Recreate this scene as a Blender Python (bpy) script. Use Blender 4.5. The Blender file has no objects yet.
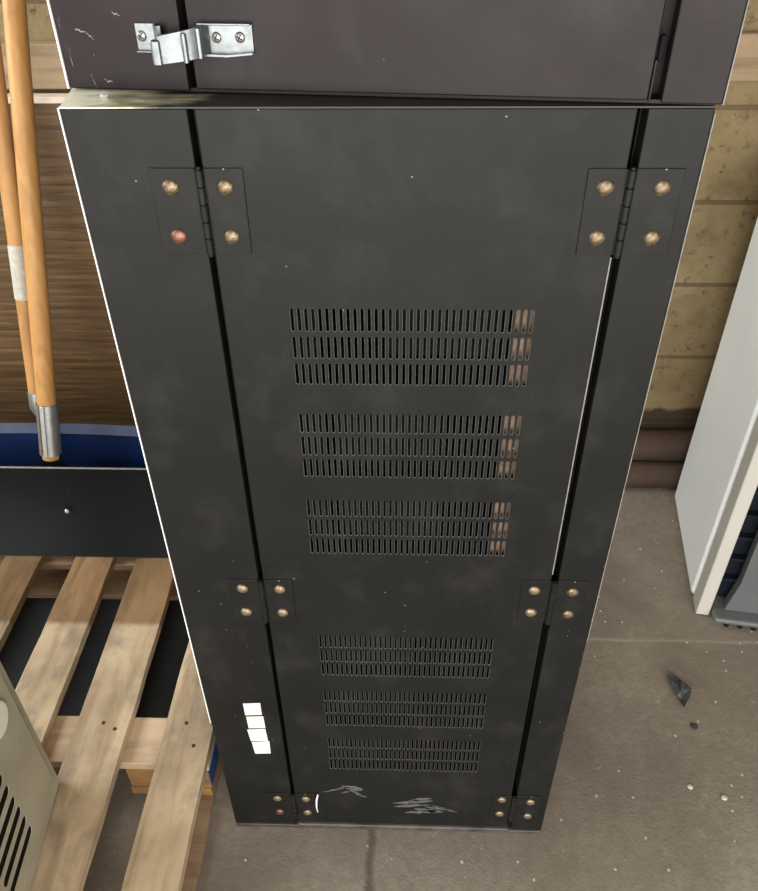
import bpy, bmesh, math, random
from mathutils import Vector, Matrix
R = math.radians
random.seed(7)
S = bpy.context.scene
COL = S.collection
V3 = Vector

# ------------------------------------------------------------------ mesh helpers
def nb():
    return bmesh.new()

def add_box(bm, x0, x1, y0, y1, z0, z1, bev=0.0, seg=2, rot=None, piv=None):
    r = bmesh.ops.create_cube(bm, size=1.0)
    vs = r['verts']
    for v in vs:
        v.co = Vector(((x0 + x1) / 2 + v.co.x * (x1 - x0), (y0 + y1) / 2 + v.co.y * (y1 - y0), (z0 + z1) / 2 + v.co.z * (z1 - z0)))
    if bev > 0:
        es = list({e for v in vs for e in v.link_edges})
        rr = bmesh.ops.bevel(bm, geom=es, offset=bev, segments=seg, profile=0.5, affect='EDGES')
        vs = list({v for f in rr['faces'] for v in f.verts} | {v for v in vs if v.is_valid})
    if rot is not None:
        p = Vector(piv) if piv is not None else Vector(((x0 + x1) / 2, (y0 + y1) / 2, (z0 + z1) / 2))
        for v in vs:
            v.co = p + rot @ (v.co - p)
    return vs

def add_tube(bm, pts, rad, n=16, cap=True, arc=None):
    """tube through pts; rad one value or one per point"""
    pts = [Vector(p) for p in pts]
    if not hasattr(rad, '__len__'):
        rad = [rad] * len(pts)
    rings = []
    up = None
    for i, p in enumerate(pts):
        a = pts[max(i - 1, 0)]; b = pts[min(i + 1, len(pts) - 1)]
        t = (b - a).normalized()
        if up is None:
            up = Vector((0, 0, 1)) if abs(t.z) < 0.9 else Vector((1, 0, 0))
        s = t.cross(up).normalized(); up = s.cross(t).normalized()
        rings.append([bm.verts.new(p + (s * math.cos(2 * math.pi * k / n) + up * math.sin(2 * math.pi * k / n)) * rad[i]) for k in range(n)])
    for i in range(len(rings) - 1):
        for k in range(n):
            bm.faces.new((rings[i][k], rings[i][(k + 1) % n], rings[i + 1][(k + 1) % n], rings[i + 1][k]))
    if cap:
        bm.faces.new(rings[0][::-1]); bm.faces.new(rings[-1])

def add_prism(bm, poly, axis, d0, d1):
    """poly of 2-d points extruded along axis ('x': (y,z), 'y': (x,z), 'z': (x,y))"""
    def mk(a, b, d):
        return {'x': (d, a, b), 'y': (a, d, b), 'z': (a, b, d)}[axis]
    A = [bm.verts.new(mk(a, b, d0)) for a, b in poly]
    B = [bm.verts.new(mk(a, b, d1)) for a, b in poly]
    n = len(poly)
    bm.faces.new(A); bm.faces.new(B[::-1])
    for i in range(n):
        bm.faces.new((A[i], B[i], B[(i + 1) % n], A[(i + 1) % n]))

def add_dome(bm, c, r, h, n=16, m=5, jitter=0.0):
    """rivet head on a plane facing -y"""
    rings = []
    for i in range(m):
        a = i / m * math.pi / 2
        rr = r * math.cos(a); hh = h * math.sin(a)
        rings.append([bm.verts.new((c[0] + rr * math.cos(2 * math.pi * k / n) * (1 + random.uniform(-jitter, jitter)), c[1] - hh, c[2] + rr * math.sin(2 * math.pi * k / n) * (1 + random.uniform(-jitter, jitter)))) for k in range(n)])
    top = bm.verts.new((c[0], c[1] - h, c[2]))
    for i in range(m - 1):
        for k in range(n):
            bm.faces.new((rings[i][k], rings[i][(k + 1) % n], rings[i + 1][(k + 1) % n], rings[i + 1][k]))
    for k in range(n):
        bm.faces.new((rings[-1][k], rings[-1][(k + 1) % n], top))
    bm.faces.new(rings[0][::-1])

OFF = {}
def obj(name, bm, mat, parent=None, smooth=None, bevel=0.0, label=None):
    """link bm as one mesh object, origin at its own middle"""
    bmesh.ops.recalc_face_normals(bm, faces=bm.faces)
    xs = [v.co.copy() for v in bm.verts]
    lo = Vector([min(c[i] for c in xs) for i in range(3)]); hi = Vector([max(c[i] for c in xs) for i in range(3)])
    c = (lo + hi) / 2
    if parent is None:
        c.z = lo.z
    for v in bm.verts:
        v.co -= c
    me = bpy.data.meshes.new(name)
    bm.to_mesh(me); bm.free()
    o = bpy.data.objects.new(name, me)
    COL.objects.link(o)
    if mat:
        for m in (mat if isinstance(mat, (list, tuple)) else [mat]):
            me.materials.append(m)
    o.parent = parent
    o.location = c - (OFF[parent.name] if parent else Vector())
    OFF[o.name] = c
    if smooth is not None:
        for p in me.polygons:
            p.use_smooth = True
        md = o.modifiers.new('es', 'EDGE_SPLIT'); md.split_angle = R(smooth); md.use_edge_sharp = False
        o.modifiers.new('wn', 'WEIGHTED_NORMAL')
    if bevel > 0:
        md = o.modifiers.new('bv', 'BEVEL'); md.width = bevel; md.segments = 2; md.limit_method = 'ANGLE'; md.angle_limit = R(40)
    if label:
        o['label'] = label
    return o

def tag(o, label, cat, group=None):
    o['label'] = label; o['category'] = cat
    if group:
        o['group'] = group
    return o

def thing(name, loc, label, cat, rotz=0.0, local=False, group=None):
    """Empty at the base of a thing.  local=True: parts are given in the thing's own frame"""
    o = bpy.data.objects.new(name, None)
    COL.objects.link(o)
    o.location = loc; o.rotation_euler = (0, 0, rotz); o.empty_display_size = 0.05
    OFF[o.name] = Vector() if local else Vector(loc)
    return tag(o, label, cat, group)

def struct(name, bm, mat, **k):
    o = obj(name, bm, mat, **k); o['kind'] = 'structure'
    return o

# ------------------------------------------------------------------ material helpers
class NT:
    def __init__(s, name):
        s.m = bpy.data.materials.new(name); s.m.use_nodes = True
        s.t = s.m.node_tree; s.N = s.t.nodes; s.b = s.N['Principled BSDF']
        s.oc = s.N.new('ShaderNodeTexCoord').outputs['Object']
    def link(s, a, b): s.t.links.new(a, b)
    def mapping(s, scale=(1, 1, 1), loc=(0, 0, 0), src=None, rot=(0, 0, 0)):
        n = s.N.new('ShaderNodeMapping'); n.inputs['Scale'].default_value = scale; n.inputs['Location'].default_value = loc
        n.inputs['Rotation'].default_value = rot
        s.link(src or s.oc, n.inputs['Vector']); return n.outputs[0]
    def noise(s, scale, detail=4, rough=0.55, vec=None, dist=0.0):
        n = s.N.new('ShaderNodeTexNoise'); n.inputs['Scale'].default_value = scale; n.inputs['Detail'].default_value = detail
        n.inputs['Roughness'].default_value = rough; n.inputs['Distortion'].default_value = dist
        s.link(vec or s.oc, n.inputs['Vector']); return n.outputs['Fac']
    def voro(s, scale, vec=None, feat='F1', rnd=1.0):
        n = s.N.new('ShaderNodeTexVoronoi'); n.feature = feat; n.inputs['Scale'].default_value = scale
        n.inputs['Randomness'].default_value = rnd
        s.link(vec or s.oc, n.inputs['Vector']); return n
    def ramp(s, fac, stops):
        n = s.N.new('ShaderNodeValToRGB'); el = n.color_ramp.elements
        while len(el) < len(stops): el.new(0.5)
        for e, (p, c) in zip(el, stops):
            e.position = p; e.color = c if hasattr(c, '__len__') and len(c) == 4 else ((*c, 1) if hasattr(c, '__len__') else (c, c, c, 1))
        s.link(fac, n.inputs['Fac']); return n.outputs['Color']
    def mix(s, fac, a, b, mode='MIX'):
        n = s.N.new('ShaderNodeMix'); n.data_type = 'RGBA'; n.blend_type = mode
        for sock, v in ((n.inputs[0], fac), (n.inputs[6], a), (n.inputs[7], b)):
            if hasattr(v, 'is_linked') or isinstance(v, bpy.types.NodeSocket): s.link(v, sock)
            elif hasattr(v, '__len__'): sock.default_value = (*v, 1) if len(v) == 3 else v
            else: sock.default_value = v
        return n.outputs[2]
    def math(s, op, a, b=0.0):
        n = s.N.new('ShaderNodeMath'); n.operation = op
        for sock, v in ((n.inputs[0], a), (n.inputs[1], b)):
            if isinstance(v, bpy.types.NodeSocket): s.link(v, sock)
            else: sock.default_value = v
        return n.outputs[0]
    def sep(s, vec=None):
        n = s.N.new('ShaderNodeSeparateXYZ'); s.link(vec or s.oc, n.inputs[0]); return n.outputs
    def set(s, col=None, rough=None, metal=None, spec=None):
        for k, v in (('Base Color', col), ('Roughness', rough), ('Metallic', metal), ('Specular IOR Level', spec)):
            if v is None: continue
            i = s.b.inputs[k]
            if isinstance(v, bpy.types.NodeSocket): s.link(v, i)
            elif hasattr(v, '__len__'): i.default_value = (*v, 1)
            else: i.default_value = v
    def bump(s, h, strength=0.3, dist=0.002):
        n = s.N.new('ShaderNodeBump'); n.inputs['Strength'].default_value = strength; n.inputs['Distance'].default_value = dist
        s.link(h, n.inputs['Height']); s.link(n.outputs[0], s.b.inputs['Normal'])

def simple(name, col, rough=0.5, metal=0.0, var=0.15, vs=20.0, bs=0.0, bscale=200.0, spec=None):
    m = NT(name)
    f = m.noise(vs, 4)
    m.set(m.ramp(f, [(0.3, [c * (1 - var) for c in col]), (0.7, [min(1, c * (1 + var)) for c in col])]), rough, metal, spec)
    if bs:
        m.bump(m.noise(bscale, 2), bs, 0.001)
    return m.m

def black_paint(name, col, rough, seed):
    m = NT(name)
    base = m.ramp(m.noise(6, 5, vec=m.mapping(loc=(seed, 0, seed))), [(0.3, [c * .85 for c in col]), (0.7, [c * 1.2 for c in col])])
    dust = m.noise(14, 6, .65, vec=m.mapping((1, 1, .8), loc=(seed, 3, 1)))
    base = m.mix(m.ramp(dust, [(.5, 0.0), (.85, 0.10)]), base, (.16, .15, .14))
    v = m.voro(75, m.mapping(loc=(seed * 3, .3, seed)))
    fl = m.math('LESS_THAN', v.outputs['Distance'], 0.06)
    sepc = m.N.new('ShaderNodeSeparateColor'); m.link(v.outputs['Color'], sepc.inputs[0])
    fl = m.math('MULTIPLY', fl, m.math('GREATER_THAN', sepc.outputs[0], 0.90))
    base = m.mix(m.math('MULTIPLY', fl, .5), base, (.45, .43, .4))
    m.set(base, m.ramp(m.noise(9, 4), [(.3, rough - .05), (.7, rough + .06)]), 0, .23)
    m.bump(m.noise(900, 2), .12, .0006)
    return m.m

def wood(name, dark, light, grain=(6, 60, 60), rough=.75, axis_scale=1.0, dark_from_y=None, knots=True, stain=0.25):
    m = NT(name)
    oi = m.N.new('ShaderNodeObjectInfo')
    n = m.N.new('ShaderNodeVectorMath'); n.operation = 'ADD'
    sc = m.N.new('ShaderNodeVectorMath'); sc.operation = 'SCALE'; sc.inputs[0].default_value = (3.1, 5.7, 2.3); m.link(oi.outputs['Random'], sc.inputs['Scale'])
    m.link(m.oc, n.inputs[0]); m.link(sc.outputs[0], n.inputs[1])
    vec = n.outputs[0]
    g = m.noise(1.0, 6, .6, m.mapping(grain, src=vec), .6)
    col = m.ramp(g, [(.25, dark), (.55, light), (.85, [c * 1.15 for c in light])])
    big = m.noise(5, 4, .6, m.mapping((1.0, 1.0, 1.0), src=vec))
    col = m.mix(m.ramp(big, [(.42, 0.0), (.75, stain)]), col, [c * .45 for c in dark])
    pat = m.noise(13, 7, .7, m.mapping((1.0, .6, 1.0), src=vec), .5)
    col = m.mix(m.ramp(pat, [(.50, 0.0), (.68, stain * .9)]), col, (.17, .14, .115))
    if knots:
        v = m.voro(9, m.mapping((1, .6, 1), src=vec))
        k = m.ramp(v.outputs['Distance'], [(.04, 1.0), (.09, 0.0)])
        col = m.mix(m.math('MULTIPLY', k, .55), col, [c * .3 for c in dark])
    rv = m.math('ADD', .88, m.math('MULTIPLY', oi.outputs['Random'], .24))
    hs = m.N.new('ShaderNodeHueSaturation'); m.link(col, hs.inputs['Color']); m.link(rv, hs.inputs['Value'])
    col = hs.outputs['Color']
    if dark_from_y is not None:
        y = m.math('ADD', m.sep()[1], m.math('MULTIPLY', m.math('SUBTRACT', m.noise(40, 3), .5), .012))  # boards turn darker brown past this distance along y
        f = m.ramp(m.math('MULTIPLY', m.math('SUBTRACT', y, dark_from_y - .5), 1.0), [(.494, 1.0), (.506, 0.0)])
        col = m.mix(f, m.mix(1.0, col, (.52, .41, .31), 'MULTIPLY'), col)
    m.set(col, rough, 0, .25)
    m.bump(m.noise(1.0, 5, .6, m.mapping([g_ * 3 for g_ in grain], src=vec)), .35, .0015)
    return m.m

M = {}
M['black'] = black_paint('black_paint_charcoal', (.0070, .0072, .0066), .47, 1.0)
M['black_up'] = black_paint('black_paint_reflection_tint', (.0130, .0080, .0088), .47, 4.0)  # warm tint stands in for a reddish reflection on the upper cabinet
def top_mat():
    m = NT('top_plate_ledge_glow')
    X, Y, Z = m.sep()
    f = m.math('ADD', X, m.math('MULTIPLY', m.math('SUBTRACT', m.noise(30, 5, .65, m.mapping((.5, 1.6, 1))), .5), .22))
    c = m.ramp(m.math('ADD', f, .5), [(.245, (.9, .87, .70)), (.285, (.36, .32, .2)), (.335, (.02, .018, .016))])  # pale left end is the ledge glow put into the colour
    m.set(c, .45, 0, .5)
    return m.m
M['top'] = top_mat()
M['dark_in'] = simple('dark_interior', (.006, .006, .006), .8, spec=.08)
M['inner_grey'] = simple('dark_grey_steel', (.008, .0088, .010), .8, spec=.08)
M['cut_edge'] = simple('lit_slot_rim', (.085, .085, .08), .5, 0, .5, 200)  # cut slot rims; light caught on the chamfer put into their colour
M['bare'] = simple('bare_aluminium_edge', (.80, .80, .78), .45, .0, .08, 60)
M['pale_thin'] = simple('worn_edge_highlight', (.20, .19, .17), .5, .0, .3, 60)  # worn edges and scratches; on the door a painted edge highlight
M['sticker'] = simple('white_sticker', (.66, .655, .57), .55, 0, .04, 40)
M['scuff'] = simple('chalky_scuff', (.065, .065, .06), .85, 0, .5, 160)
M['rust'] = simple('rusty_steel', (.26, .16, .098), .8, 0, .5, 60, .4, 300)
M['rail'] = simple('worn_black_rail', (.06, .052, .045), .5, 0, .5, 30)
def rivet_mat(name, a, b):
    m = NT(name)
    m.set(m.ramp(m.noise(260, 4), [(.3, a), (.7, b)]), .42, .75)
    m.bump(m.noise(500, 3), .5, .001)
    return m.m
M['brass'] = rivet_mat('aged_brass', (.085, .060, .036), (.30, .235, .15))
M['tan'] = rivet_mat('tarnished_tan', (.15, .105, .062), (.38, .295, .195))
M['copper'] = rivet_mat('copper_red', (.15, .065, .045), (.28, .135, .095))
def zinc(name, c, rough, metal=.9):
    m = NT(name)
    v = m.voro(220); sc = m.N.new('ShaderNodeSeparateColor'); m.link(v.outputs['Color'], sc.inputs[0])
    m.set(m.ramp(sc.outputs[0], [(0, [x * .82 for x in c]), (1, c)]), m.ramp(m.noise(60, 3), [(.3, rough - .06), (.7, rough + .08)]), metal)
    return m.m
M['zinc'] = zinc('zinc_plate', (.23, .25, .255), .40, 1.0)
M['galv'] = zinc('galvanised_steel', (.50, .51, .50), .42)
M['screw'] = simple('screw_steel', (.5, .47, .43), .35, .9, .2, 200)
M['slot_dark'] = simple('screw_recess', (.02, .02, .02), .6)
M['handle'] = wood('varnished_ash', (.38, .175, .048), (.53, .28, .095), (40, 40, 3), .42, knots=False, stain=.12)
M['handle2'] = wood('oiled_ash', (.30, .14, .045), (.43, .225, .08), (40, 40, 3), .45, knots=False, stain=.15)
M['tape'] = simple('white_tape', (.43, .40, .35), .7, 0, .15, 90, .3, 300)
def blade_mat(name, col, worn, seed):
    m = NT(name)
    b = m.ramp(m.noise(8, 5), [(.3, [c * .7 for c in col]), (.7, [c * 1.35 for c in col])])
    c = m.noise(22, 5, .6, m.mapping((1, 1, 2.2), loc=(seed, seed, 0)))
    b = m.mix(m.ramp(c, [(.70, 0.0), (.74, .6)]), b, worn)
    m.set(b, .5, 0, .22)
    m.bump(m.noise(60, 4), .08, .002)
    return m.m
M['blade_black'] = blade_mat('blackened_blade', (.0030, .0050, .0060), (.03, .03, .03), 1)
M['blade_blue'] = blade_mat('navy_blade', (.002, .0125, .055), (.08, .06, .05), 5)
M['blade_rim'] = blade_mat('worn_blue_rim', (.045, .056, .095), (.42, .40, .38), 9)
M['blade_edge'] = simple('worn_blade_edge', (.22, .21, .19), .5, 0, .3, 60)
M['deck'] = wood('pallet_deck_wood', (.30, .205, .12), (.55, .42, .275), (30, 4, 30), .8, dark_from_y=.260, stain=.6)
M['pallet'] = wood('pallet_frame_wood', (.36, .24, .15), (.60, .45, .30), (4, 30, 30), .8)
M['pallet_dark'] = wood('dark_pallet_wood', (.16, .095, .05), (.34, .22, .13), (4, 30, 30), .85)  # darker wood for the far stringer and the bottom boards
M['block'] = wood('pallet_block_wood', (.20, .10, .033), (.34, .185, .07), (30, 4, 30), .75)
M['blue_paint'] = simple('blue_pallet_paint', (.012, .07, .26), .6, 0, .3, 30)
def woodgrain_panel():
    m = NT('wood_grain_laminate')
    w = m.N.new('ShaderNodeTexWave'); w.wave_type = 'BANDS'; w.bands_direction = 'Z'; w.wave_profile = 'SAW'
    w.inputs['Scale'].default_value = 9; w.inputs['Distortion'].default_value = 7; w.inputs['Detail'].default_value = 4
    w.inputs['Detail Scale'].default_value = 1.4; w.inputs['Detail Roughness'].default_value = .6
    m.link(m.mapping((.35, 1, 1.9)), w.inputs['Vector'])
    g = m.noise(1, 6, .65, m.mapping((5, 1, 95)), .5)
    f = m.math('ADD', m.math('MULTIPLY', w.outputs['Fac'], .13), m.math('MULTIPLY', g, .87))
    c = m.ramp(f, [(.28, (.040, .021, .009)), (.5, (.105, .060, .026)), (.72, (.185, .115, .055))])
    c = m.mix(m.ramp(m.noise(2.2, 3), [(.4, 0.0), (.7, .45)]), c, (.07, .032, .013))
    m.set(c, .42, 0, .4)
    return m.m
M['laminate'] = woodgrain_panel()
M['lam_edge'] = simple('pale_laminate_edge', (.72, .60, .50), .6, 0, .1, 30)
M['case'] = None
def case_mat():
    m = NT('beige_enamel')
    c = m.ramp(m.noise(7, 5, .6), [(.3, (.33, .295, .21)), (.7, (.48, .43, .32))])
    c = m.mix(m.ramp(m.noise(3, 4), [(.55, 0.0), (.8, .4)]), c, (.16, .15, .11))
    c = m.mix(m.ramp(m.noise(70, 4), [(.68, 0.0), (.72, .5)]), c, (.12, .11, .08))
    m.set(c, .5, 0, .4); m.bump(m.noise(40, 4), .08, .002)
    return m.m
M['case'] = case_mat()
M['cap'] = simple('cream_cap', (.86, .84, .66), .45, 0, .04, 30)
M['white'] = simple('white_plastic', (.86, .87, .86), .38, 0, .04, 4)
M['bezel'] = simple('cream_plastic', (.47, .45, .40), .4, 0, .04, 4)
M['grey'] = simple('grey_plastic', (.105, .112, .112), .45, 0, .08, 10)
M['navy'] = simple('dark_navy_plastic', (.008, .011, .016), .6, 0, .2, 10, spec=.15)
M['pipe'] = simple('rust_brown_pipe', (.065, .037, .025), .8, 0, .25, 9, .3, 120)
M['scrap'] = simple('black_film', (.055, .06, .065), .35, 0, .3, 60)
M['sheet'] = simple('added_black_sheet', (.008, .008, .009), .6, 0, .4, 12)
M['chip'] = simple('pale_chip', (.62, .58, .5), .8, 0, .1, 60)

def floor_mat():
    m = NT('worn_concrete')
    big = m.noise(2.3, 8, .68, dist=.4)
    c = m.ramp(big, [(.3, (.150, .118, .090)), (.52, (.250, .210, .166)), (.72, (.335, .292, .236))])
    fine = m.noise(60, 6, .7)
    c = m.mix(m.ramp(fine, [(.35, .5), (.6, 0.0)]), c, (.17, .135, .10))
    c = m.mix(m.ramp(m.noise(22, 6, .7, dist=.8), [(.62, 0.0), (.72, .35)]), c, (.46, .41, .34))
    v = m.voro(38); s = m.N.new('ShaderNodeSeparateColor'); m.link(v.outputs['Color'], s.inputs[0])
    fl = m.math('MULTIPLY', m.math('LESS_THAN', m.math('ADD', v.outputs['Distance'], m.math('MULTIPLY', m.noise(150, 3), .14)), .165), m.math('GREATER_THAN', s.outputs[1], .60))
    c = m.mix(m.math('MULTIPLY', fl, .75), c, (.66, .60, .50))
    X, Y, Z = m.sep()
    wob = m.math('MULTIPLY', m.math('SUBTRACT', m.noise(14, 4), .5), .03)
    # joint running towards the viewer, and a pale seam across
    d = m.math('ABSOLUTE', m.math('ADD', m.math('ADD', X, .049), wob))
    jr = m.math('MULTIPLY', m.ramp(d, [(.003, 1.0), (.011, 0.0)]), m.math('LESS_THAN', Y, .2))
    c = m.mix(m.math('MULTIPLY', jr, .75), c, (.085, .065, .05))
    d2 = m.math('ABSOLUTE', m.math('ADD', m.math('SUBTRACT', Y, .441), m.math('MULTIPLY', wob, .4)))
    c = m.mix(m.math('MULTIPLY', m.ramp(d2, [(.001, 1.0), (.005, 0.0)]), .3), c, (.5, .44, .36))
    m.set(c, m.ramp(m.noise(12, 4), [(.3, .62), (.7, .85)]), 0, .3)
    h = m.math('ADD', m.math('MULTIPLY', m.noise(34, 7, .7), .7), m.math('MULTIPLY', m.noise(190, 4), .35))
    h = m.math('SUBTRACT', h, m.math('MULTIPLY', jr, .8))
    m.bump(h, .4, .006)
    return m.m

def wall_mat():
    m = NT('painted_block_wall')
    X, Y, Z = m.sep()
    cx = m.N.new('ShaderNodeCombineXYZ')
    m.link(m.math('ADD', X, 10 - .70), cx.inputs[0]); m.link(m.math('ADD', Z, 2.045 * 2 - .165 + .0), cx.inputs[1])
    b = m.N.new('ShaderNodeTexBrick'); b.offset = .5
    for k, v in (('Scale', 1.0), ('Mortar Size', .006), ('Mortar Smooth', .3), ('Bias', 0.0), ('Brick Width', .406), ('Row Height', .2045)):
        b.inputs[k].default_value = v
    m.link(cx.outputs[0], b.inputs['Vector'])
    c = m.ramp(m.noise(5, 6, .65), [(.3, (.205, .150, .074)), (.55, (.295, .225, .120)), (.75, (.37, .295, .165))])
    pits = m.noise(45, 5, .75)
    c = m.mix(m.ramp(pits, [(.56, 0.0), (.68, .75)]), c, (.07, .047, .022))
    c = m.mix(m.ramp(m.noise(11, 5, .7), [(.5, 0.0), (.70, .55)]), c, (.15, .10, .05))
    c = m.mix(m.math('MULTIPLY', b.outputs['Fac'], .7), c, (.11, .08, .045))
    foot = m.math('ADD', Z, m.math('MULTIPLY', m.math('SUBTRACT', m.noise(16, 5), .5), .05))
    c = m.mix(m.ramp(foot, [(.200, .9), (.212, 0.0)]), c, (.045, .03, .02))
    m.set(c, .9, 0, .2)
    h = m.math('SUBTRACT', m.math('MULTIPLY', m.noise(90, 5, .7), .5), m.math('MULTIPLY', b.outputs['Fac'], .6))
    m.bump(h, .6, .006)
    return m.m
M['floor'] = floor_mat(); M['wall'] = wall_mat()
M['timber'] = wood('pale_timber', (.19, .13, .075), (.34, .245, .15), (3, 40, 40), .85, stain=.35)
M['plaster'] = simple('dull_plaster', (.22, .20, .17), .9, 0, .1, 3)

# ------------------------------------------------------------------ setting
YW = 1.06
bm = nb(); add_box(bm, -2.6, 2.6, -7, YW + .2, -.12, 0); o = struct('floor', bm, M['floor']); 
for v in o.data.vertices: v.co += Vector(o.location)
o.location = (0, 0, 0)
bm = nb(); add_box(bm, -2.6, 2.6, YW, YW + .2, -.12, 2.6); o = struct('wall_back', bm, M['wall'])
for v in o.data.vertices: v.co += Vector(o.location)
o.location = (0, 0, 0)
bm = nb(); add_box(bm, -2.8, -2.6, -2.6, YW + .2, -.12, 2.6); struct('wall_left', bm, M['plaster'])
bm = nb(); add_box(bm, 2.6, 2.8, -2.6, YW + .2, -.12, 2.6); struct('wall_right', bm, M['plaster'])
bm = nb(); add_box(bm, -2.8, 2.8, -2.6, YW + .2, 2.6, 2.75); struct('ceiling', bm, M['plaster'])
# timber ledger along the wall
bm = nb(); add_box(bm, -2.6, 2.6, YW - .036, YW, 1.0355, 1.1235, .004, rot=Matrix.Rotation(-.0082, 3, 'Y'), piv=(0, YW, 1.08))
struct('trim_1', bm, M['timber'])

# two rust-brown pipes along the foot of the wall
for nm, yc, zc, r, lab in (('rusty_pipe', .985, .040, .040, 'rust brown pipe lying on the floor along the wall, the lower of two'),
                           ('rusty_pipe', 1.012, .118, .042, 'rust brown pipe on top of the lower one against the block wall')):
    bm = nb(); add_tube(bm, [(-.2, yc, zc), (1.9, yc, zc)], r, 28)
    tag(obj(nm, bm, M['pipe'], smooth=40), lab, 'pipe', 'rust brown pipes along the wall')

# ------------------------------------------------------------------ lower cabinet
XL, XR, H = -.2995, .260, 1.256
DL, DR = -.1825, .1955       # door
PL, PR = -.1885, .2045       # inner edges of the side strips
DEP = .40
cab = thing('metal_cabinet', (-.02, .2, 0), 'tall black metal cabinet on the concrete floor with slotted door and white stickers', 'cabinet')
bm = nb()
add_prism(bm, [(XL + .0005, .0205), (XL - .0105, .064), (XL - .0105, DEP), (XL - .0085, DEP), (XL - .0085, .064), (XL + .0025, .0205)], 'z', 0, H - .0005)
for a in ((XR - .004, XR - .002, .016, DEP, .0, H), (XL - .0105, XR - .002, DEP - .002, DEP, .0, H - .004),
          (XL + .004, XR - .002, .021, DEP, .004, .008),
          (PL - .03, PL + .001, .0225, .026, .01, H - .004), (PR - .001, PR + .03, .0225, .026, .01, H - .004)):
    add_box(bm, *a)
obj('body', bm, M['black'], cab)
bm = nb(); add_prism(bm, [(XL + .0002, .0008), (XR - .0005, .0008), (XR - .0005, DEP), (XL - .0105, DEP), (XL - .0105, .064)], 'z', H + .0001, H + .0014)
obj('top_plate', bm, M['top'], cab, label='top plate with the ledge glow put into its colour at the left corner')
bm = nb(); bmesh.ops.create_icosphere(bm, subdivisions=3, radius=.0038, matrix=Matrix.Translation((-.268, .030, H + .0030)))
for v in bm.verts: v.co += Vector((random.uniform(-1, 1), random.uniform(-1, 1), random.uniform(-1, .6))) * .0012
DUST = bm
for nm, x0, x1, lab in (('side_panel', XL, PL, 'wide left panel of the front with white stickers'), ('side_panel', PR, XR, 'narrow right panel of the front')):
    bm = nb(); add_box(bm, x0, x1, 0, .020, .010, H, .0014, 2)
    obj(nm, bm, M['black'], cab, smooth=50, label=lab)

# door with real slots
def capsule(xc, z0, z1, w, seg=4):
    r = w / 2
    pts = []
    for i in range(seg + 1):                      # top, from left to right
        a = math.pi - i / seg * math.pi
        pts.append((xc + r * math.cos(a), z1 - r + r * math.sin(a)))
    for i in range(seg + 1):                      # bottom, from right to left
        a = -i / seg * math.pi
        pts.append((xc + r * math.cos(a), z0 + r + r * math.sin(a)))
    return pts

def slotted_sheet(bm, x0, x1, z0, z1, rows, cols, xs0, pitch, w, y, th):
    """sheet facing -y with capsule slots; rows = [(zbot, ztop)...] from bottom to top"""
    def q(a, b, c, d):
        bm.faces.new([bm.verts.new((p[0], y, p[1])) for p in (a, b, c, d)])
    g = .0024
    zc = z0
    xa, xb = xs0 - pitch / 2, xs0 + pitch * (cols - .5)
    for (r0, r1) in rows:
        b0, b1 = r0 - g, r1 + g
        q((x0, zc), (x1, zc), (x1, b0), (x0, b0))
        q((x0, b0), (xa, b0), (xa, b1), (x0, b1))
        q((xb, b0), (x1, b0), (x1, b1), (xb, b1))
        for k in range(cols):
            c = xs0 + k * pitch
            ca, cb = c - pitch / 2, c + pitch / 2
            P = capsule(c, r0, r1, w)
            n = len(P) // 2; mid = n // 2
            vs = [bm.verts.new((p[0], y, p[1])) for p in P]
            vb = [bm.verts.new((p[0], y + th, p[1])) for p in P]
            vi = [bm.verts.new((p[0], y + .0005, p[1])) for p in capsule(c, r0 + .0005, r1 - .0005, w - .0010)]
            tl, tr, bl, br = [bm.verts.new((px, y, pz)) for px, pz in ((ca, b1), (cb, b1), (ca, b0), (cb, b0))]
            tm = bm.verts.new((c, y, b1)); bmid = bm.verts.new((c, y, b0))
            # left half: tl, tm, top mid .. left .. bottom mid, bm, bl
            bm.faces.new([tm, tl, bl, bmid] + [vs[n + mid]] + vs[n + mid + 1:] + vs[:mid] + [vs[mid]])
            bm.faces.new([tr, tm, vs[mid]] + vs[mid + 1:n + mid] + [vs[n + mid], bmid, br])
            for i in range(len(P)):
                j = (i + 1) % len(P)
                bm.faces.new((vs[i], vs[j], vi[j], vi[i])).material_index = 1
                bm.faces.new((vi[i], vi[j], vb[j], vb[i]))
        zc = b1
    q((x0, zc), (x1, zc), (x1, z1), (x0, z1))

tops = []
for t0 in (1.0663, .9366, .8085, .5527, .4228, .2937):
    for k in range(3):
        tops.append(t0 - .0323 * k)
rows = sorted([(t - .0272, t) for t in tops])
bm = nb()
W_ = .0042; pitch = (.2458 - W_) / 34
bv = .0014
slotted_sheet(bm, DL + bv, DR - bv, .018 + bv, H - bv, rows, 35, -.1155 + W_ / 2, pitch, W_, 0, .0022)
# rolled edges and returns of the door
def ring(z0, z1, xa, xb, y):
    return [bm.verts.new(p) for p in ((xa, y, z0), (xb, y, z0), (xb, y, z1), (xa, y, z1))]
r0 = ring(.018 + bv, H - bv, DL + bv, DR - bv, 0)
r1 = ring(.018 + .0004, H - .0004, DL + .0004, DR - .0004, .0004)
r2 = ring(.018, H, DL, DR, bv)
r3 = ring(.018, H, DL, DR, .020)
for a, b in ((r0, r1), (r1, r2), (r2, r3)):
    for i in range(4):
        bm.faces.new((a[i], a[(i + 1) % 4], b[(i + 1) % 4], b[i]))
obj('door', bm, [M['black'], M['cut_edge']], cab)
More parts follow.
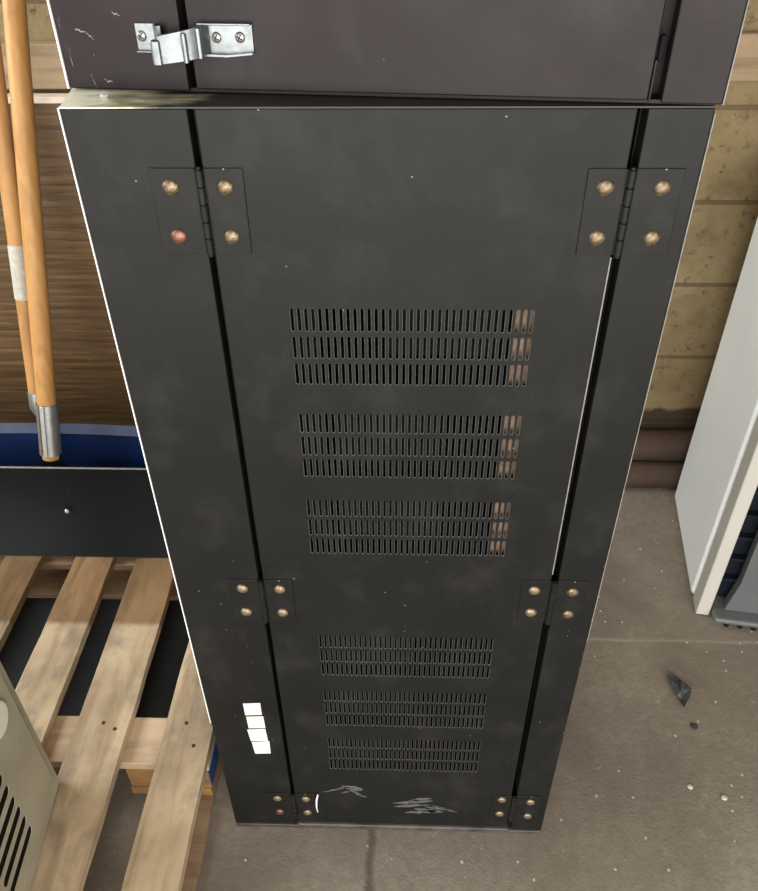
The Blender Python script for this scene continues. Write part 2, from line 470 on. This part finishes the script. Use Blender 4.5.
# what shows behind the slots
bm = nb(); add_box(bm, .1128, .165, .012, .016, .70, 1.09); obj('bracket', bm, M['rust'], cab, label='rusty strip behind the right hand slots')
bm = nb()
add_box(bm, -.02, .10, .045, .10, .985, 1.12); add_box(bm, -.13, -.095, .03, .08, .70, 1.09); add_box(bm, -.075, .045, .035, .10, .72, .955)
add_box(bm, -.15, .02, .03, .10, .18, .58)
obj('inner_housing', bm, M['inner_grey'], cab)
# foot rail
bm = nb()
add_box(bm, XL + .001, XR - .001, -.003, .030, 0, .010, .002, 2); add_box(bm, PL + .004, PR - .004, -.0045, .012, .0085, .0175, .003, 2)
obj('base_rail', bm, M['rail'], cab, smooth=50)
# bare edges, and the painted door edge highlight
bm = nb(); add_box(bm, XL - .0012, XL, -.0008, .012, .33, H + .001); obj('edge_strip', bm, M['bare'], cab, label='bright bare left edge of the left panel')
bm = nb(); add_box(bm, XR, XR + .0009, -.0006, .019, .55, H - .004); obj('edge_strip', bm, M['pale_thin'], cab, label='worn right edge of the right panel')
bm = nb(); add_box(bm, DR - .0008, DR + .0005, -.0006, .002, .685, 1.122); obj('edge_strip', bm, M['pale_thin'], cab, label='pale strip painted as the highlight on the right edge of the door')  # pale strip stands in for the sheet edge highlight

def make_hinge(name, xc, zc, top, xgap, rel, mats, parent, labels):
    """butt hinge: two leaves, knuckle of five, four rivets"""
    bm = nb()
    hh, ww = .0405, .0425
    add_box(bm, xc - ww, xgap - .0035, -.0016, .0, zc - hh, zc + hh, .0004, 1)
    add_box(bm, xgap + .0035, xc + ww, -.0016, .0, zc - hh, zc + hh, .0004, 1)
    L = 2 * hh / 5
    for k in range(5):
        a = zc - hh + k * L
        add_tube(bm, [(xgap, -.0032, a + .0005), (xgap, -.0032, a + .001), (xgap, -.0032, a + L - .001), (xgap, -.0032, a + L - .0005)], [.0034, .0039, .0039, .0034], 16)
        s = -1 if k % 2 == 0 else 1
        add_box(bm, min(xgap, xgap + s * .0045), max(xgap, xgap + s * .0045), -.0030, -.0004, a + .0006, a + L - .0006)
    add_tube(bm, [(xgap, -.0032, zc - hh - .002), (xgap, -.0032, zc + hh + .002)], .0024, 12)
    h = obj(name, bm, M['black'], parent, smooth=40)
    for i, (dx, dz) in enumerate(rel):
        bm = nb(); add_dome(bm, (xc + dx, -.0014, zc + dz), .0079, .0042, 18, 5, .02)
        obj('rivet', bm, M[mats[i]], h, smooth=60, label=labels.get(i))
rel = ((-.0250, .0235), (.0250, .0235), (-.0250, -.0235), (.0250, -.0235))
GL, GR = (DL + PL) / 2, (DR + PR) / 2
C_ = {2: 'reddish copper rivet'}
make_hinge('hinge', -.1888, 1.1655, 0, GL, rel, ('brass', 'brass', 'copper', 'brass'), cab, C_)
make_hinge('hinge', .2040, 1.1655, 0, GR, rel, ('brass', 'brass', 'brass', 'brass'), cab, {})
make_hinge('hinge', -.1865, .6260, 0, GL, rel, ('tan', 'tan', 'tan', 'tan'), cab, {})
make_hinge('hinge', .2005, .6330, 0, GR, ((-.025, .0225), (.025, .0205), (-.025, -.0215), (.025, -.0235)), ('tan', 'brass', 'tan', 'brass'), cab, {})
make_hinge('hinge', -.1885, .0795, 0, GL, rel, ('tan', 'tan', 'copper', 'tan'), cab, C_)
make_hinge('hinge', .2045, .0890, 0, GR, ((-.025, .0285), (.025, .0225), (-.025, -.020), (.025, -.0255)), ('tan', 'tan', 'tan', 'tan'), cab, {})

# stickers, bent sliver at the bottom hinge, scuffs
for q in (((-.242, .354), (-.2155, .356), (-.215, .387), (-.242, .385)), ((-.2405, .318), (-.2135, .320), (-.214, .352), (-.241, .350)),
          ((-.241, .281), (-.213, .283), (-.214, .3175), (-.2435, .314)), ((-.238, .244), (-.212, .246), (-.211, .282), (-.240, .278))):
    bm = nb(); add_prism(bm, q, 'y', -.0006, .0); obj('sticker', bm, M['sticker'], cab, label='small blank white sticker')
bm = nb()
add_tube(bm, [(-.1405, -.004, .124), (-.1435, -.007, .110), (-.1450, -.006, .085), (-.1445, -.003, .060)], [.0012, .0018, .0014, .0008], 8)
obj('bent_sliver', bm, M['bare'], cab, label='bent pale sliver of bare metal beside the bottom left hinge')
def scuff(strokes, par=None, mat='scuff', nm='scuff_mark'):
    bm = nb()
    for (x0, z0, x1, z1, w) in strokes:
        n = 9; A = []; B = []
        for i in range(n + 1):
            t = i / n
            ww = w * (math.sin(math.pi * min(max(t, .03), .97)) ** .6) * random.uniform(.6, 1.2) * .75
            x = x0 + (x1 - x0) * t; z = z0 + (z1 - z0) * t + random.uniform(-.001, .001)
            A.append(bm.verts.new((x, -.0003, z - ww))); B.append(bm.verts.new((x, -.0003, z + ww)))
        for i in range(n):
            bm.faces.new((A[i], A[i + 1], B[i + 1], B[i]))
    obj(nm, bm, M[mat], par or cab)
scuff([(-.132, .126, -.085, .145, .004), (-.098, .146, -.062, .137, .012), (-.085, .135, -.064, .118, .006), (-.100, .124, -.084, .130, .003), (-.074, .121, -.056, .113, .004)])
scuff([(-.010, .094, .060, .104, .007), (-.008, .083, .055, .091, .006), (.012, .062, .068, .070, .008), (.028, .076, .080, .066, .007), (.060, .090, .105, .066, .004), (.018, .104, .058, .113, .007), (.045, .085, .090, .074, .005)])

tag(obj('dust_ball', DUST, M['tape']), 'small grey dust ball on the ledge between the two black cabinets', 'dust')
# ------------------------------------------------------------------ upper cabinet
UH = .46
upc = thing('metal_cabinet', (-.023, .02635, H + .0025), 'black metal cabinet turned slightly on top of the tall one, fastened by a silver latch', 'cabinet', R(-6.075), local=True)
ux0, ux1 = -.2877, .2877
bm = nb()
for a in ((ux0 + .004, ux0 + .006, .016, .38, .0, UH), (ux1 - .006, ux1 - .004, .016, .38, .0, UH), (ux0 + .004, ux1 - .004, .378, .38, 0, UH),
          (ux0 + .004, ux1 - .004, .004, .38, UH - .003, UH), (ux0 + .004, ux1 - .004, .004, .38, 0, .003), (-.20, -.14, .024, .028, .003, UH), (.21, .25, .024, .028, .003, UH)):
    add_box(bm, *a)
obj('body', bm, M['black_up'], upc)
for x0, x1, lab in ((ux0, -.1735, 'left panel of the upper cabinet front'), (.2380, ux1, 'right panel of the upper cabinet front')):
    bm = nb(); add_box(bm, x0, x1, 0, .020, .001, UH, .0014, 2); obj('side_panel', bm, M['black_up'], upc, smooth=50, label=lab)
bm = nb(); add_box(bm, -.1665, .2265, 0, .020, .003, UH, .0014, 2); obj('door', bm, M['black_up'], upc, smooth=50)
bm = nb(); add_box(bm, ux0 - .0017, ux0, -.0008, .012, 0.001, UH); obj('edge_strip', bm, M['bare'], upc, label='bright bare left edge')
bm = nb(); add_box(bm, ux1, ux1 + .0009, -.0006, .019, .001, UH); obj('edge_strip', bm, M['pale_thin'], upc, label='worn right edge')
for st in [(-.2835, .050, -.2820, .060, .0012), (-.2800, .028, -.2790, .020, .0030), (-.2795, .036, -.2790, .031, .0016), (-.2700, .050, -.2600, .0475, .0010), (-.2600, .0475, -.2540, .042, .0009),
       (-.2330, .064, -.2260, .061, .0008), (-.2640, .014, -.2610, .003, .0010), (-.2520, .009, -.2440, .007, .0009)]:
    scuff([st], upc, 'pale_thin', 'scratch')
# small lug in the right hand seam
bm = nb(); add_box(bm, .2290, .2335, .004, .012, .032, .052, .0015); obj('lug', bm, M['inner_grey'], upc)
bm = nb(); add_box(bm, .2272, .2290, .001, .018, .002, .034, .0005); obj('lug', bm, M['black_up'], upc)

# latch: hasp plate on the door, arm over the seam, keeper on the left panel
bm = nb()
add_box(bm, -.1560, -.1095, -.0016, 0, .0325, .0570, .0006, 2)
add_box(bm, -.1560, -.1095, -.0075, -.0012, .0555, .0572, .0005, 2)
add_prism(bm, [(-.1560, .0318), (-.1325, .0312), (-.1095, .0335), (-.1095, .0350), (-.1325, .0328), (-.1560, .0334)], 'y', -.0075, -.001)
lat = obj('latch', bm, M['zinc'], upc, smooth=40)
def phillips(x, z, parent):
    bm = nb(); add_dome(bm, (x, -.0015, z), .0048, .0026, 18, 4)
    s = obj('screw', bm, M['screw'], parent, smooth=60)
    bm = nb(); add_box(bm, x - .0027, x + .0027, -.0043, -.0037, z - .0006, z + .0006, rot=Matrix.Rotation(R(30), 3, 'Y')); add_box(bm, x - .0006, x + .0006, -.0043, -.0037, z - .0027, z + .0027, rot=Matrix.Rotation(R(30), 3, 'Y'))
    return s, bm
def phil(x, z, parent):
    # domed screw head cut by a cross
    bm = nb(); add_dome(bm, (x, -.0015, z), .0046, .0026, 18, 4)
    m4 = Matrix.Rotation(R(32), 3, 'Y')
    n0 = len(bm.faces)
    add_box(bm, x - .0027, x + .0027, -.0044, -.0030, z - .0006, z + .0006, rot=m4, piv=(x, -.0037, z))
    add_box(bm, x - .0006, x + .0006, -.0044, -.0030, z - .0027, z + .0027, rot=m4, piv=(x, -.0037, z))
    bm.faces.ensure_lookup_table()
    for f in list(bm.faces)[n0:]: f.material_index = 1
    obj('screw', bm, [M['screw'], M['slot_dark']], parent, smooth=60)
phil(-.1416, .0455, lat); phil(-.1207, .0458, lat)
# keeper
bm = nb()
add_box(bm, -.2140, -.1965, -.0016, 0, .0340, .0555, .0006, 2)
add_prism(bm, [(-.1975, .0), (-.1975, -.0016), (-.1955, -.0020), (-.1940, -.0095), (-.1905, -.0105), (-.1880, -.0090), (-.1880, -.0075), (-.1905, -.0085), (-.1925, -.0078), (-.1940, 0)], 'z', .0345, .0550)
add_box(bm, -.2140, -.1965, -.0060, -.001, .0332, .0346, .0004, 1)
kp = obj('keeper_plate', bm, M['zinc'], lat, smooth=40)
phil(-.2088, .0456, kp)
# arm: U channel from the hasp hinge to the keeper with a rolled lip
bm = nb()
prof = [(-.1480, -.004), (-.1530, -.012), (-.1600, -.019), (-.1700, -.0225), (-.1800, -.0240), (-.1865, -.0235), (-.1885, -.020)]
th = .0016
n = len(prof)
def arm_plate(zt, zb, dy=0):
    A = []
    for i, (x, y) in enumerate(prof):
        t = i / (n - 1)
        A.append((x, y + dy, zt(t), zb(t)))
    fr = [(bm.verts.new((x, y, a)), bm.verts.new((x, y, b))) for x, y, a, b in A]
    bk = [(bm.verts.new((x + .0004, y + th, a)), bm.verts.new((x + .0004, y + th, b))) for x, y, a, b in A]
    for i in range(n - 1):
        bm.faces.new((fr[i][0], fr[i + 1][0], fr[i + 1][1], fr[i][1])); bm.faces.new((bk[i][0], bk[i][1], bk[i + 1][1], bk[i + 1][0]))
        bm.faces.new((fr[i][0], bk[i][0], bk[i + 1][0], fr[i + 1][0])); bm.faces.new((fr[i][1], fr[i + 1][1], bk[i + 1][1], bk[i][1]))
    bm.faces.new((fr[0][0], fr[0][1], bk[0][1], bk[0][0])); bm.faces.new((fr[-1][0], bk[-1][0], bk[-1][1], fr[-1][1]))
arm_plate(lambda t: .0560 - .010 * t, lambda t: .0345 - .0065 * t)
# flanges
for zt, dz in ((lambda t: .0560 - .010 * t, 0), (lambda t: .0345 - .0065 * t, -.0014)):
    up_ = []
    for i, (x, y) in enumerate(prof[:-1]):
        z = zt(i / (n - 1)) + dz
        up_.append([bm.verts.new(p) for p in ((x, y - .0, z), (x, y + .0085, z), (x, y + .0085, z + .0014), (x, y, z + .0014))])
    for i in range(len(up_) - 1):
        for k in range(4):
            bm.faces.new((up_[i][k], up_[i][(k + 1) % 4], up_[i + 1][(k + 1) % 4], up_[i + 1][k]))
    bm.faces.new(up_[0]); bm.faces.new(up_[-1][::-1])
obj('arm', bm, M['zinc'], lat, smooth=35)
bm = nb(); add_box(bm, -.1925, -.1845, -.0262, -.0195, .0262, .0470, .002, 3); obj('lip', bm, M['zinc'], lat, smooth=50)
bm = nb(); add_tube(bm, [(-.1625, -.0245, .0300), (-.1625, -.0245, .0522)], .0025, 12); add_tube(bm, [(-.1535, -.0135, .0315), (-.1535, -.0135, .0545)], .0030, 12)
obj('pin', bm, M['zinc'], lat, smooth=40)

# ------------------------------------------------------------------ wood grain panel behind the shovels
bm = nb(); add_box(bm, -1.45, -.36, .985, 1.012, 0.0, 1.0125, .001)
wp = obj('wood_panel', bm, M['laminate']); tag(wp, 'dark wood grain sheet with pale top edge standing against the wall behind the shovels', 'panel')
bm = nb(); add_box(bm, -1.45, -.36, 0.984, 1.013, 1.0125, 1.0255, .001); obj('edge_band', bm, M['lam_edge'], wp, label='pale top edge')

# ------------------------------------------------------------------ pallet
PZ = .145
pal = thing('wooden_pallet', (-.87, .08, 0), 'weathered wooden pallet on the floor left of the black cabinet', 'pallet')
PY0, PY1 = -.46, .625
def board(nm, x0, x1, y0, y1, z0, z1, mat, skew=(0, 0), wane=0.0, n=14):
    bm = nb()
    rings = []
    for i in range(n + 1):
        t = i / n; y = y0 + (y1 - y0) * t
        j = lambda: random.uniform(-.0012, .0012)
        a = x0 + skew[0] * t + j(); b = x1 + skew[1] * t + j()
        rings.append([bm.verts.new(p) for p in ((a, y, z0), (b, y, z0), (b, y, z1), (a + wane, y, z1 + j() * .4), (a, y, z1 - wane * .5 - .0005))])
    for i in range(n):
        for k in range(5):
            bm.faces.new((rings[i][k], rings[i][(k + 1) % 5], rings[i + 1][(k + 1) % 5], rings[i + 1][k]))
    bm.faces.new(rings[0][::-1]); bm.faces.new(rings[-1])
    return obj(nm, bm, mat, pal)
for (x0, x1, sk, wn) in ((-.433, -.3425, (-.004, -.002), .014), (-.593, -.4945, (-.013, -.014), 0.003), (-.738, -.640, (-.010, -.020), .003), (-.905, -.818, (-.006, -.007), .003),
                     (-1.075, -.980, (0, 0), .003), (-1.24, -1.145, (0, 0), .003), (-1.40, -1.30, (0, 0), .003)):
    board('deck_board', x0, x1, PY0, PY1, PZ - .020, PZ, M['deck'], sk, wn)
def cross(nm, y0, y1, z0, z1, mat):
    bm = nb(); add_box(bm, -1.40, -.344, y0, y1, z0, z1, .0015, 1)
    return obj(nm, bm, mat, pal)
for y0 in (PY0, .045, .530):
    cross('stringer_board', y0, y0 + .094, PZ - .041, PZ - .0205, M['pallet'] if y0 < .3 else M['pallet_dark'])
for xb in (-.352, -.868, -1.40):
    pass
for x0 in (-.448, -1.02, -1.45):
    for y0 in (PY0 + .001, .046, .531):
        bm = nb(); add_box(bm, x0 - .052, x0 + .1, y0, y0 + .092, .0425, PZ - .0415, .002, 1)
        b = obj('block', bm, M['block'], pal)
        bm = nb(); add_box(bm, x0 - .054, x0 + .0985, y0 - .001, y0 + .093, .0185, .0420, .001, 1); obj('base_board', bm, M['block'], pal)
        if x0 > -.5:
            bm = nb(); add_box(bm, x0 + .1, x0 + .1006, y0 + .002, y0 + .090, .045, PZ - .043); obj('paint_patch', bm, M['blue_paint'], b, label='blue painted outer side of the block')
    bm = nb(); add_box(bm, x0 - .002, x0 + .100, PY0, PY1, .002, .018, .001, 1); obj('bottom_board', bm, M['pallet_dark'], pal)
bm = nb(); add_box(bm, -1.298, -.452, .531, .62, .002, .017, .001, 1); obj('bottom_board', bm, M['pallet_dark'], pal)
bm = nb(); add_box(bm, -1.38, -.347, .115, .66, 0, .0014)  # sheet added to make the far pallet gaps dark
tag(obj('gap_darkening_sheet', bm, M['sheet']), 'black sheet added on the floor to darken gaps under the far half of the pallet', 'sheet')
# nail heads
for i, (x, y) in enumerate(((-.395, .115), (-.372, .070), (-.55, .112), (-.525, .100), (-.70, .10), (-.67, .085), (-.56, .575), (-.70, .57))):
    bm = nb(); bmesh.ops.create_cone(bm, cap_ends=True, segments=12, radius1=.0035, radius2=.0035, depth=.0012, matrix=Matrix.Translation((x, y, PZ + .0002)))
    obj('nail_head', bm, M['slot_dark'], pal)

# ------------------------------------------------------------------ snow shovels
def curve_sheet(bm, prof, x0, x1, th, bow=0.0, crown=0.0, nx=24, cpow=3):
    """blade: profile (y,z) swept along x, curved thickness"""
    m = len(prof)
    nrm = []
    for i in range(m):
        a = prof[max(i - 1, 0)]; b = prof[min(i + 1, m - 1)]
        dy, dz = b[0] - a[0], b[1] - a[1]; l = math.hypot(dy, dz); nrm.append((-dz / l, dy / l))
    F = []; B = []
    for k in range(nx + 1):
        t = k / nx; x = x0 + (x1 - x0) * t; s = 1 - (2 * t - 1) ** 2
        f = []; b = []
        for i, (y, z) in enumerate(prof):
            c = crown * s * (i / (m - 1)) ** cpow
            f.append(bm.verts.new((x, y + bow * s, z + c)))
            b.append(bm.verts.new((x, y - nrm[i][0] * th + bow * s, z - nrm[i][1] * th + c)))
        F.append(f); B.append(b)
    for k in range(nx):
        for i in range(m - 1):
            bm.faces.new((F[k][i], F[k + 1][i], F[k + 1][i + 1], F[k][i + 1])); bm.faces.new((B[k][i], B[k][i + 1], B[k + 1][i + 1], B[k + 1][i]))
        bm.faces.new((F[k][0], B[k][0], B[k + 1][0], F[k + 1][0])); bm.faces.new((F[k][-1], F[k + 1][-1], B[k + 1][-1], B[k][-1]))
    for k in (0, nx):
        for i in range(m - 1):
            bm.faces.new((F[k][i], F[k][i + 1], B[k][i + 1], B[k][i]))

def arc_prof(y0, z0, y1, z1, sag, n=10):
    out = []
    for i in range(n + 1):
        t = i / n
        y = y0 + (y1 - y0) * t; z = z0 + (z1 - z0) * t
        out.append((y + sag * 4 * t * (1 - t), z))
    return out

sh1 = thing('snow_shovel', (-.795, .56, PZ), 'snow shovel with black steel blade, varnished handle and galvanised socket, the front one', 'snow shovel')
bm = nb(); curve_sheet(bm, arc_prof(.532, PZ + .003, .600, .3515, .014), -1.17, -.43, .003)
bl = obj('blade', bm, M['blade_black'], sh1, smooth=40)
bm = nb(); add_box(bm, -1.17, -.43, .5988, .6040, .3512, .3535, .0008, 1); obj('edge', bm, M['blade_edge'], bl, label='worn pale top edge')
bm = nb(); add_dome(bm, (-.752, .5715, .251), .0065, .006, 16, 4); obj('bolt', bm, M['galv'], bl, smooth=60)
P0 = Vector((-.786, .630, .334)); P1 = Vector((-.695, .85, 1.221)); dirv = (P1 - P0)
PT = P0 + dirv * 1.28
E0 = P0 + dirv * .022
bm = nb(); add_tube(bm, [E0, P0 + dirv * .035, P0 + dirv * .3, P0 + dirv * .6, PT], [.0185, .0195, .0205, .0205, .0195], 20)
obj('handle', bm, M['handle'], sh1, smooth=50)
# open galvanised socket: C-section tube with a seam and two flared feet
bm = nb()
a, b = P0 + dirv * .035, P0 + dirv * .165
ax = dirv.normalized(); sx = Vector((1, 0, 0)); sx = (sx - ax * sx.dot(ax)).normalized(); sy = ax.cross(sx)
def ringc(c, r, n=22, a0=-100, a1=240):
    return [c + sx * (r * math.cos(R(a0 + (a1 - a0) * k / n))) + sy * (r * math.sin(R(a0 + (a1 - a0) * k / n))) for k in range(n + 1)]
R0, R1 = ringc(a, .0232), ringc(b, .0228); R0i, R1i = ringc(a, .0213), ringc(b, .0212)
L = [[bm.verts.new(p) for p in q] for q in (R0, R1, R1i, R0i)]
for k in range(22):
    for i in range(4):
        bm.faces.new((L[i][k], L[i][k + 1], L[(i + 1) % 4][k + 1], L[(i + 1) % 4][k]))
bm.faces.new([L[i][0] for i in range(4)]); bm.faces.new([L[i][22] for i in range(4)][::-1])
# raised seam strip along the front
vs = add_box(bm, -.006, .004, -.0255, -.0215, 0, (b - a).length, .001, 1)
mt = Matrix((sx, -(-sy), ax)).transposed()
for v in vs: v.co = a + sx * v.co.x + (-sy if False else (sy if sy.y > 0 else -sy)) * v.co.y + ax * v.co.z
so = obj('socket', bm, M['galv'], sh1, smooth=40)
bm = nb()
xf = -.785
add_prism(bm, [(xf - .033, .29), (xf + .033, .29), (xf + .033, .322), (xf + .024, .338), (xf + .0205, .37), (xf - .0205, .37), (xf - .024, .338), (xf - .033, .322)], 'y', .634, .637)
obj('flange', bm, M['inner_grey'], so)

sh2 = thing('snow_shovel', (-.80, .66, PZ), 'snow shovel with navy blue blade and taped handle, behind the black one', 'snow shovel')
bm = nb(); curve_sheet(bm, arc_prof(.6135, PZ + .003, .697, .360, .022), -1.19, -.45, .003, 0, .018)
b2 = obj('blade', bm, M['blade_blue'], sh2, smooth=40)
bm = nb(); curve_sheet(bm, [(.6935, .3595), (.7015, .3680), (.7095, .3765)], -1.19, -.45, .006, 0, .018, 24, 0); obj('rim', bm, M['blade_rim'], b2, smooth=50, label='worn pale blue rolled rim')
Q0 = Vector((-.832, .748, .455)); Q1 = Vector((-.789, .885, 1.072)); dq = Q1 - Q0
bm = nb(); add_tube(bm, [Q0 - dq * .05, Q0, Q0 + dq * .5, Q0 + dq * 1.3, Q0 + dq * 1.7], [.017, .0175, .018, .018, .0175], 20); obj('handle', bm, M['handle2'], sh2, smooth=50)
bm = nb(); add_tube(bm, [Q0 + dq * .339, Q0 + dq * .344, Q0 + dq * .515, Q0 + dq * .52], [.0182, .0190, .0190, .0182], 24); obj('tape', bm, M['tape'], sh2, smooth=50, label='dull white tape wrapped round the handle')
bm = nb(); add_tube(bm, [(-.804, .742, .24), (-.812, .744, .36), Q0 - dq * .05, Q0 + dq * .0], [.0205, .0205, .0200, .0190], 20); obj('socket', bm, M['galv'], sh2, smooth=50)

# ------------------------------------------------------------------ beige louvred case at the lower left
cyaw = math.atan2(.0930, .9957)
# local frame: origin at the far bottom corner of the face, -y towards the viewer, -x into the case
cs = thing('metal_case', (-.5890, -.0025, PZ + .0025), 'beige metal case with black louvre slots and a cream round cap, standing on the pallet', 'case', cyaw, local=True)
bm = nb(); add_box(bm, -.36, 0, -.40, 0, 0, .50, .004, 2)
obj('body', bm, M['case'], cs, smooth=50)
# cover panel on the +x face with slots: build facing -y then turn
bm = nb()
srows = [(z - .0085, z + .0085) for z in (.080, .110, .139, .168, .199, .229)]
# sheet in (u, z): u = distance towards the viewer
u0, u1 = .024, .385
def cq(pts, x=.006):
    bm.faces.new([bm.verts.new((x, -u, z)) for u, z in pts])
zc = .037
sl0, sl1 = .120, .222
for (a0, a1) in srows:
    g = .004
    cq([(u0, zc), (u1, zc), (u1, a0 - g), (u0, a0 - g)])
    r = (a1 - a0) / 2; zm = (a0 + a1) / 2
    P = []
    for i in range(9):
        an = math.pi / 2 + i / 8 * math.pi; P.append((sl0 + r + r * math.cos(an), zm + r * math.sin(an)))
    for i in range(9):
        an = -math.pi / 2 + i / 8 * math.pi; P.append((sl1 - r + r * math.cos(an), zm + r * math.sin(an)))
    # P: left arc from top to bottom, right arc from bottom to top
    cq([(u0, a0 - g), (sl0 + r, a0 - g)] + P[8::-1][:9] + [(sl0 + r, a1 + g), (u0, a1 + g)])
    cq([(sl1 - r, a0 - g), (u1, a0 - g), (u1, a1 + g), (sl1 - r, a1 + g)] + P[17:8:-1])
    cq([(sl0 + r, a0 - g), (sl1 - r, a0 - g), P[9], P[8]])
    cq([P[0], P[17], (sl1 - r, a1 + g), (sl0 + r, a1 + g)])
    n = len(P)
    for i in range(n):
        p, q = P[i], P[(i + 1) % n]
        bm.faces.new([bm.verts.new((x, -u, z)) for x, u, z in ((.006, *p), (.006, *q), (.0050, *q), (.0050, *p))])
    zc = a1 + g
cq([(u0, zc), (u1, zc), (u1, .49), (u0, .49)])
for (a, b, c, d) in (((u0, .037), (u1, .037), (u1 + .006, .031), (u0 - .006, .031)), ((u1, .037), (u1, .49), (u1 + .006, .496), (u1 + .006, .031)), ((u1, .49), (u0, .49), (u0 - .006, .496), (u1 + .006, .496)), ((u0, .49), (u0, .037), (u0 - .006, .031), (u0 - .006, .496))):
    bm.faces.new([bm.verts.new((x, -u, z)) for x, (u, z) in ((.006, a), (.006, b), (.0002, c), (.0002, d))])
obj('cover', bm, M['case'], cs)
bm = nb(); add_box(bm, .0005, .0046, -.24, -.11, .06, .25); obj('dark_backing', bm, M['dark_in'], cs)
bm = nb(); add_tube(bm, [(.0055, -.074, .297), (.009, -.074, .297), (.011, -.074, .297)], [.027, .027, .023], 36); obj('round_cap', bm, M['cap'], cs, smooth=40)

# ------------------------------------------------------------------ white appliance at the right
ayaw = math.atan2(.0547, .360)
ap = thing('white_appliance', (.6908, .5720, 0), 'tall white plastic appliance with grey base tray, right of the black cabinet near the wall', 'appliance', -ayaw, local=True)
# local: origin front-left bottom corner of the body, +y towards the wall, +x to the right
bm = nb(); add_box(bm, 0, .42, 0, .364, .004, .92, .012, 3); obj('body', bm, M['white'], ap, smooth=50)
bm = nb()
add_box(bm, .004, .034, -.056, -.004, .004, .92, .004, 2); add_box(bm, .386, .416, -.056, -.004, .004, .92, .004, 2); add_box(bm, .03, .39, -.056, -.004, .70, .92, .004, 2)
obj('front_bezel', bm, M['bezel'], ap, smooth=50)
bm = nb(); add_box(bm, .034, .386, -.012, -.002, .03, .70); 
for k in range(9):
    add_box(bm, .034, .386, -.030, -.012, .10 + k * .065, .106 + k * .065)
obj('dark_grille', bm, M['navy'], ap)
bm = nb()
add_prism(bm, [(.062, .03), (.38, .03), (.38, .66), (.075, .66), (.075, .12)], 'y', -.055, -.032)
obj('front_guard', bm, M['grey'], ap)
bm = nb(); add_box(bm, .036, .40, -.088, -.010, .016, .032, .0075, 4); obj('base_tray', bm, M['grey'], ap, smooth=50)
bm = nb()
for k in range(8):
    add_box(bm, .065 + k * .03, .074 + k * .03, -.080, -.045, 0, .0165, .001, 1)
obj('foot_ribs', bm, M['navy'], ap)

# ------------------------------------------------------------------ litter on the floor
bm = nb()
pts = [(.573, .340), (.588, .345), (.603, .338), (.618, .308), (.606, .285), (.590, .264), (.582, .29), (.577, .315)]
ct = bm.verts.new((.594, .306, .012)); rg = [bm.verts.new((x, y, random.uniform(.001, .012))) for x, y in pts]; mid = [bm.verts.new(((x + .594) / 2 + random.uniform(-.004, .004), (y + .306) / 2, random.uniform(.002, .018))) for x, y in pts]
for i in range(len(pts)):
    j = (i + 1) % len(pts)
    bm.faces.new((rg[i], rg[j], mid[j], mid[i])); bm.faces.new((mid[i], mid[j], ct))
sc = obj('plastic_scrap', bm, M['scrap']); md = sc.modifiers.new('so', 'SOLIDIFY'); md.thickness = .0008
tag(sc, 'crumpled scrap of black plastic film on the concrete floor', 'scrap')
def pebble(name, x, y, r, mat, lab, cat, flat=.5, group=None):
    bm = nb(); bmesh.ops.create_icosphere(bm, subdivisions=2, radius=r)
    flat *= .6
    for v in bm.verts:
        v.co = Vector((v.co.x * random.uniform(.85, 1.15), v.co.y * random.uniform(.85, 1.15), v.co.z * flat)) + Vector((x, y, r * flat * .93))
    tag(obj(name, bm, mat, smooth=60), lab, cat, group)
pebble('leaf_scrap', .601, .224, .008, M['scrap'], 'tiny black shred on the floor just in front of the plastic scrap', 'scrap', .3)
pebble('paint_chip', .557, .095, .0055, M['chip'], 'small pale chip on the floor, the one nearer the cabinet', 'chip', group='pale chips on the floor')
pebble('paint_chip', .615, .075, .0058, M['chip'], 'small pale chip on the floor, the one farther right', 'chip', group='pale chips on the floor')

# ------------------------------------------------------------------ camera
yaw, pitch, roll = -.03835389, .66060171, -.01199619
cy, sy, cp, sp = math.cos(yaw), math.sin(yaw), math.cos(pitch), math.sin(pitch)
f = Vector((sy * cp, cy * cp, -sp)); r = Vector((cy, -sy, 0)); u = r.cross(f)
rr = r * math.cos(roll) + u * math.sin(roll); uu = u * math.cos(roll) - r * math.sin(roll)
cd = bpy.data.cameras.new('camera'); cam = bpy.data.objects.new('camera', cd); COL.objects.link(cam)
mw = Matrix((rr, uu, -f)).transposed().to_4x4(); mw.translation = Vector((0, -.70, 1.43709)); cam.matrix_world = mw
cd.sensor_fit = 'HORIZONTAL'; cd.sensor_width = 36.0; cd.lens = 36.0 * 780 / 758; cd.clip_start = .02
S.camera = cam

# ------------------------------------------------------------------ light
w = bpy.data.worlds.new('world'); S.world = w; w.use_nodes = True
bg = w.node_tree.nodes['Background']; bg.inputs[0].default_value = (.95, .98, 1.0, 1); bg.inputs[1].default_value = 1.0
def area(name, loc, target, sx_, sy_, power, col):
    l = bpy.data.lights.new(name, 'AREA'); l.shape = 'RECTANGLE'; l.size = sx_; l.size_y = sy_; l.energy = power; l.color = col
    o = bpy.data.objects.new(name, l); COL.objects.link(o); o.location = loc
    o.rotation_euler = (Vector(target) - Vector(loc)).to_track_quat('-Z', 'Y').to_euler()
area('doorway_daylight', (0, -2.75, 1.25), (0, 1, 1.05), 4.4, 2.3, 116, (1, .97, .92))
area('added_left_fill', (-2.45, .2, 1.75), (0, .2, .9), 1.6, 1.1, 46, (.90, .97, 1.0))  # added fill from the left; no window in that wall
area('ceiling_lamp', (-.55, .72, 2.5), (-.45, .72, 0), .5, .5, 3, (1, .86, .62))
S.view_settings.view_transform = 'Standard'; S.view_settings.look = 'None'; S.view_settings.gamma = 1.0
S.view_settings.use_curve_mapping = False
S.view_settings.exposure = 0.6
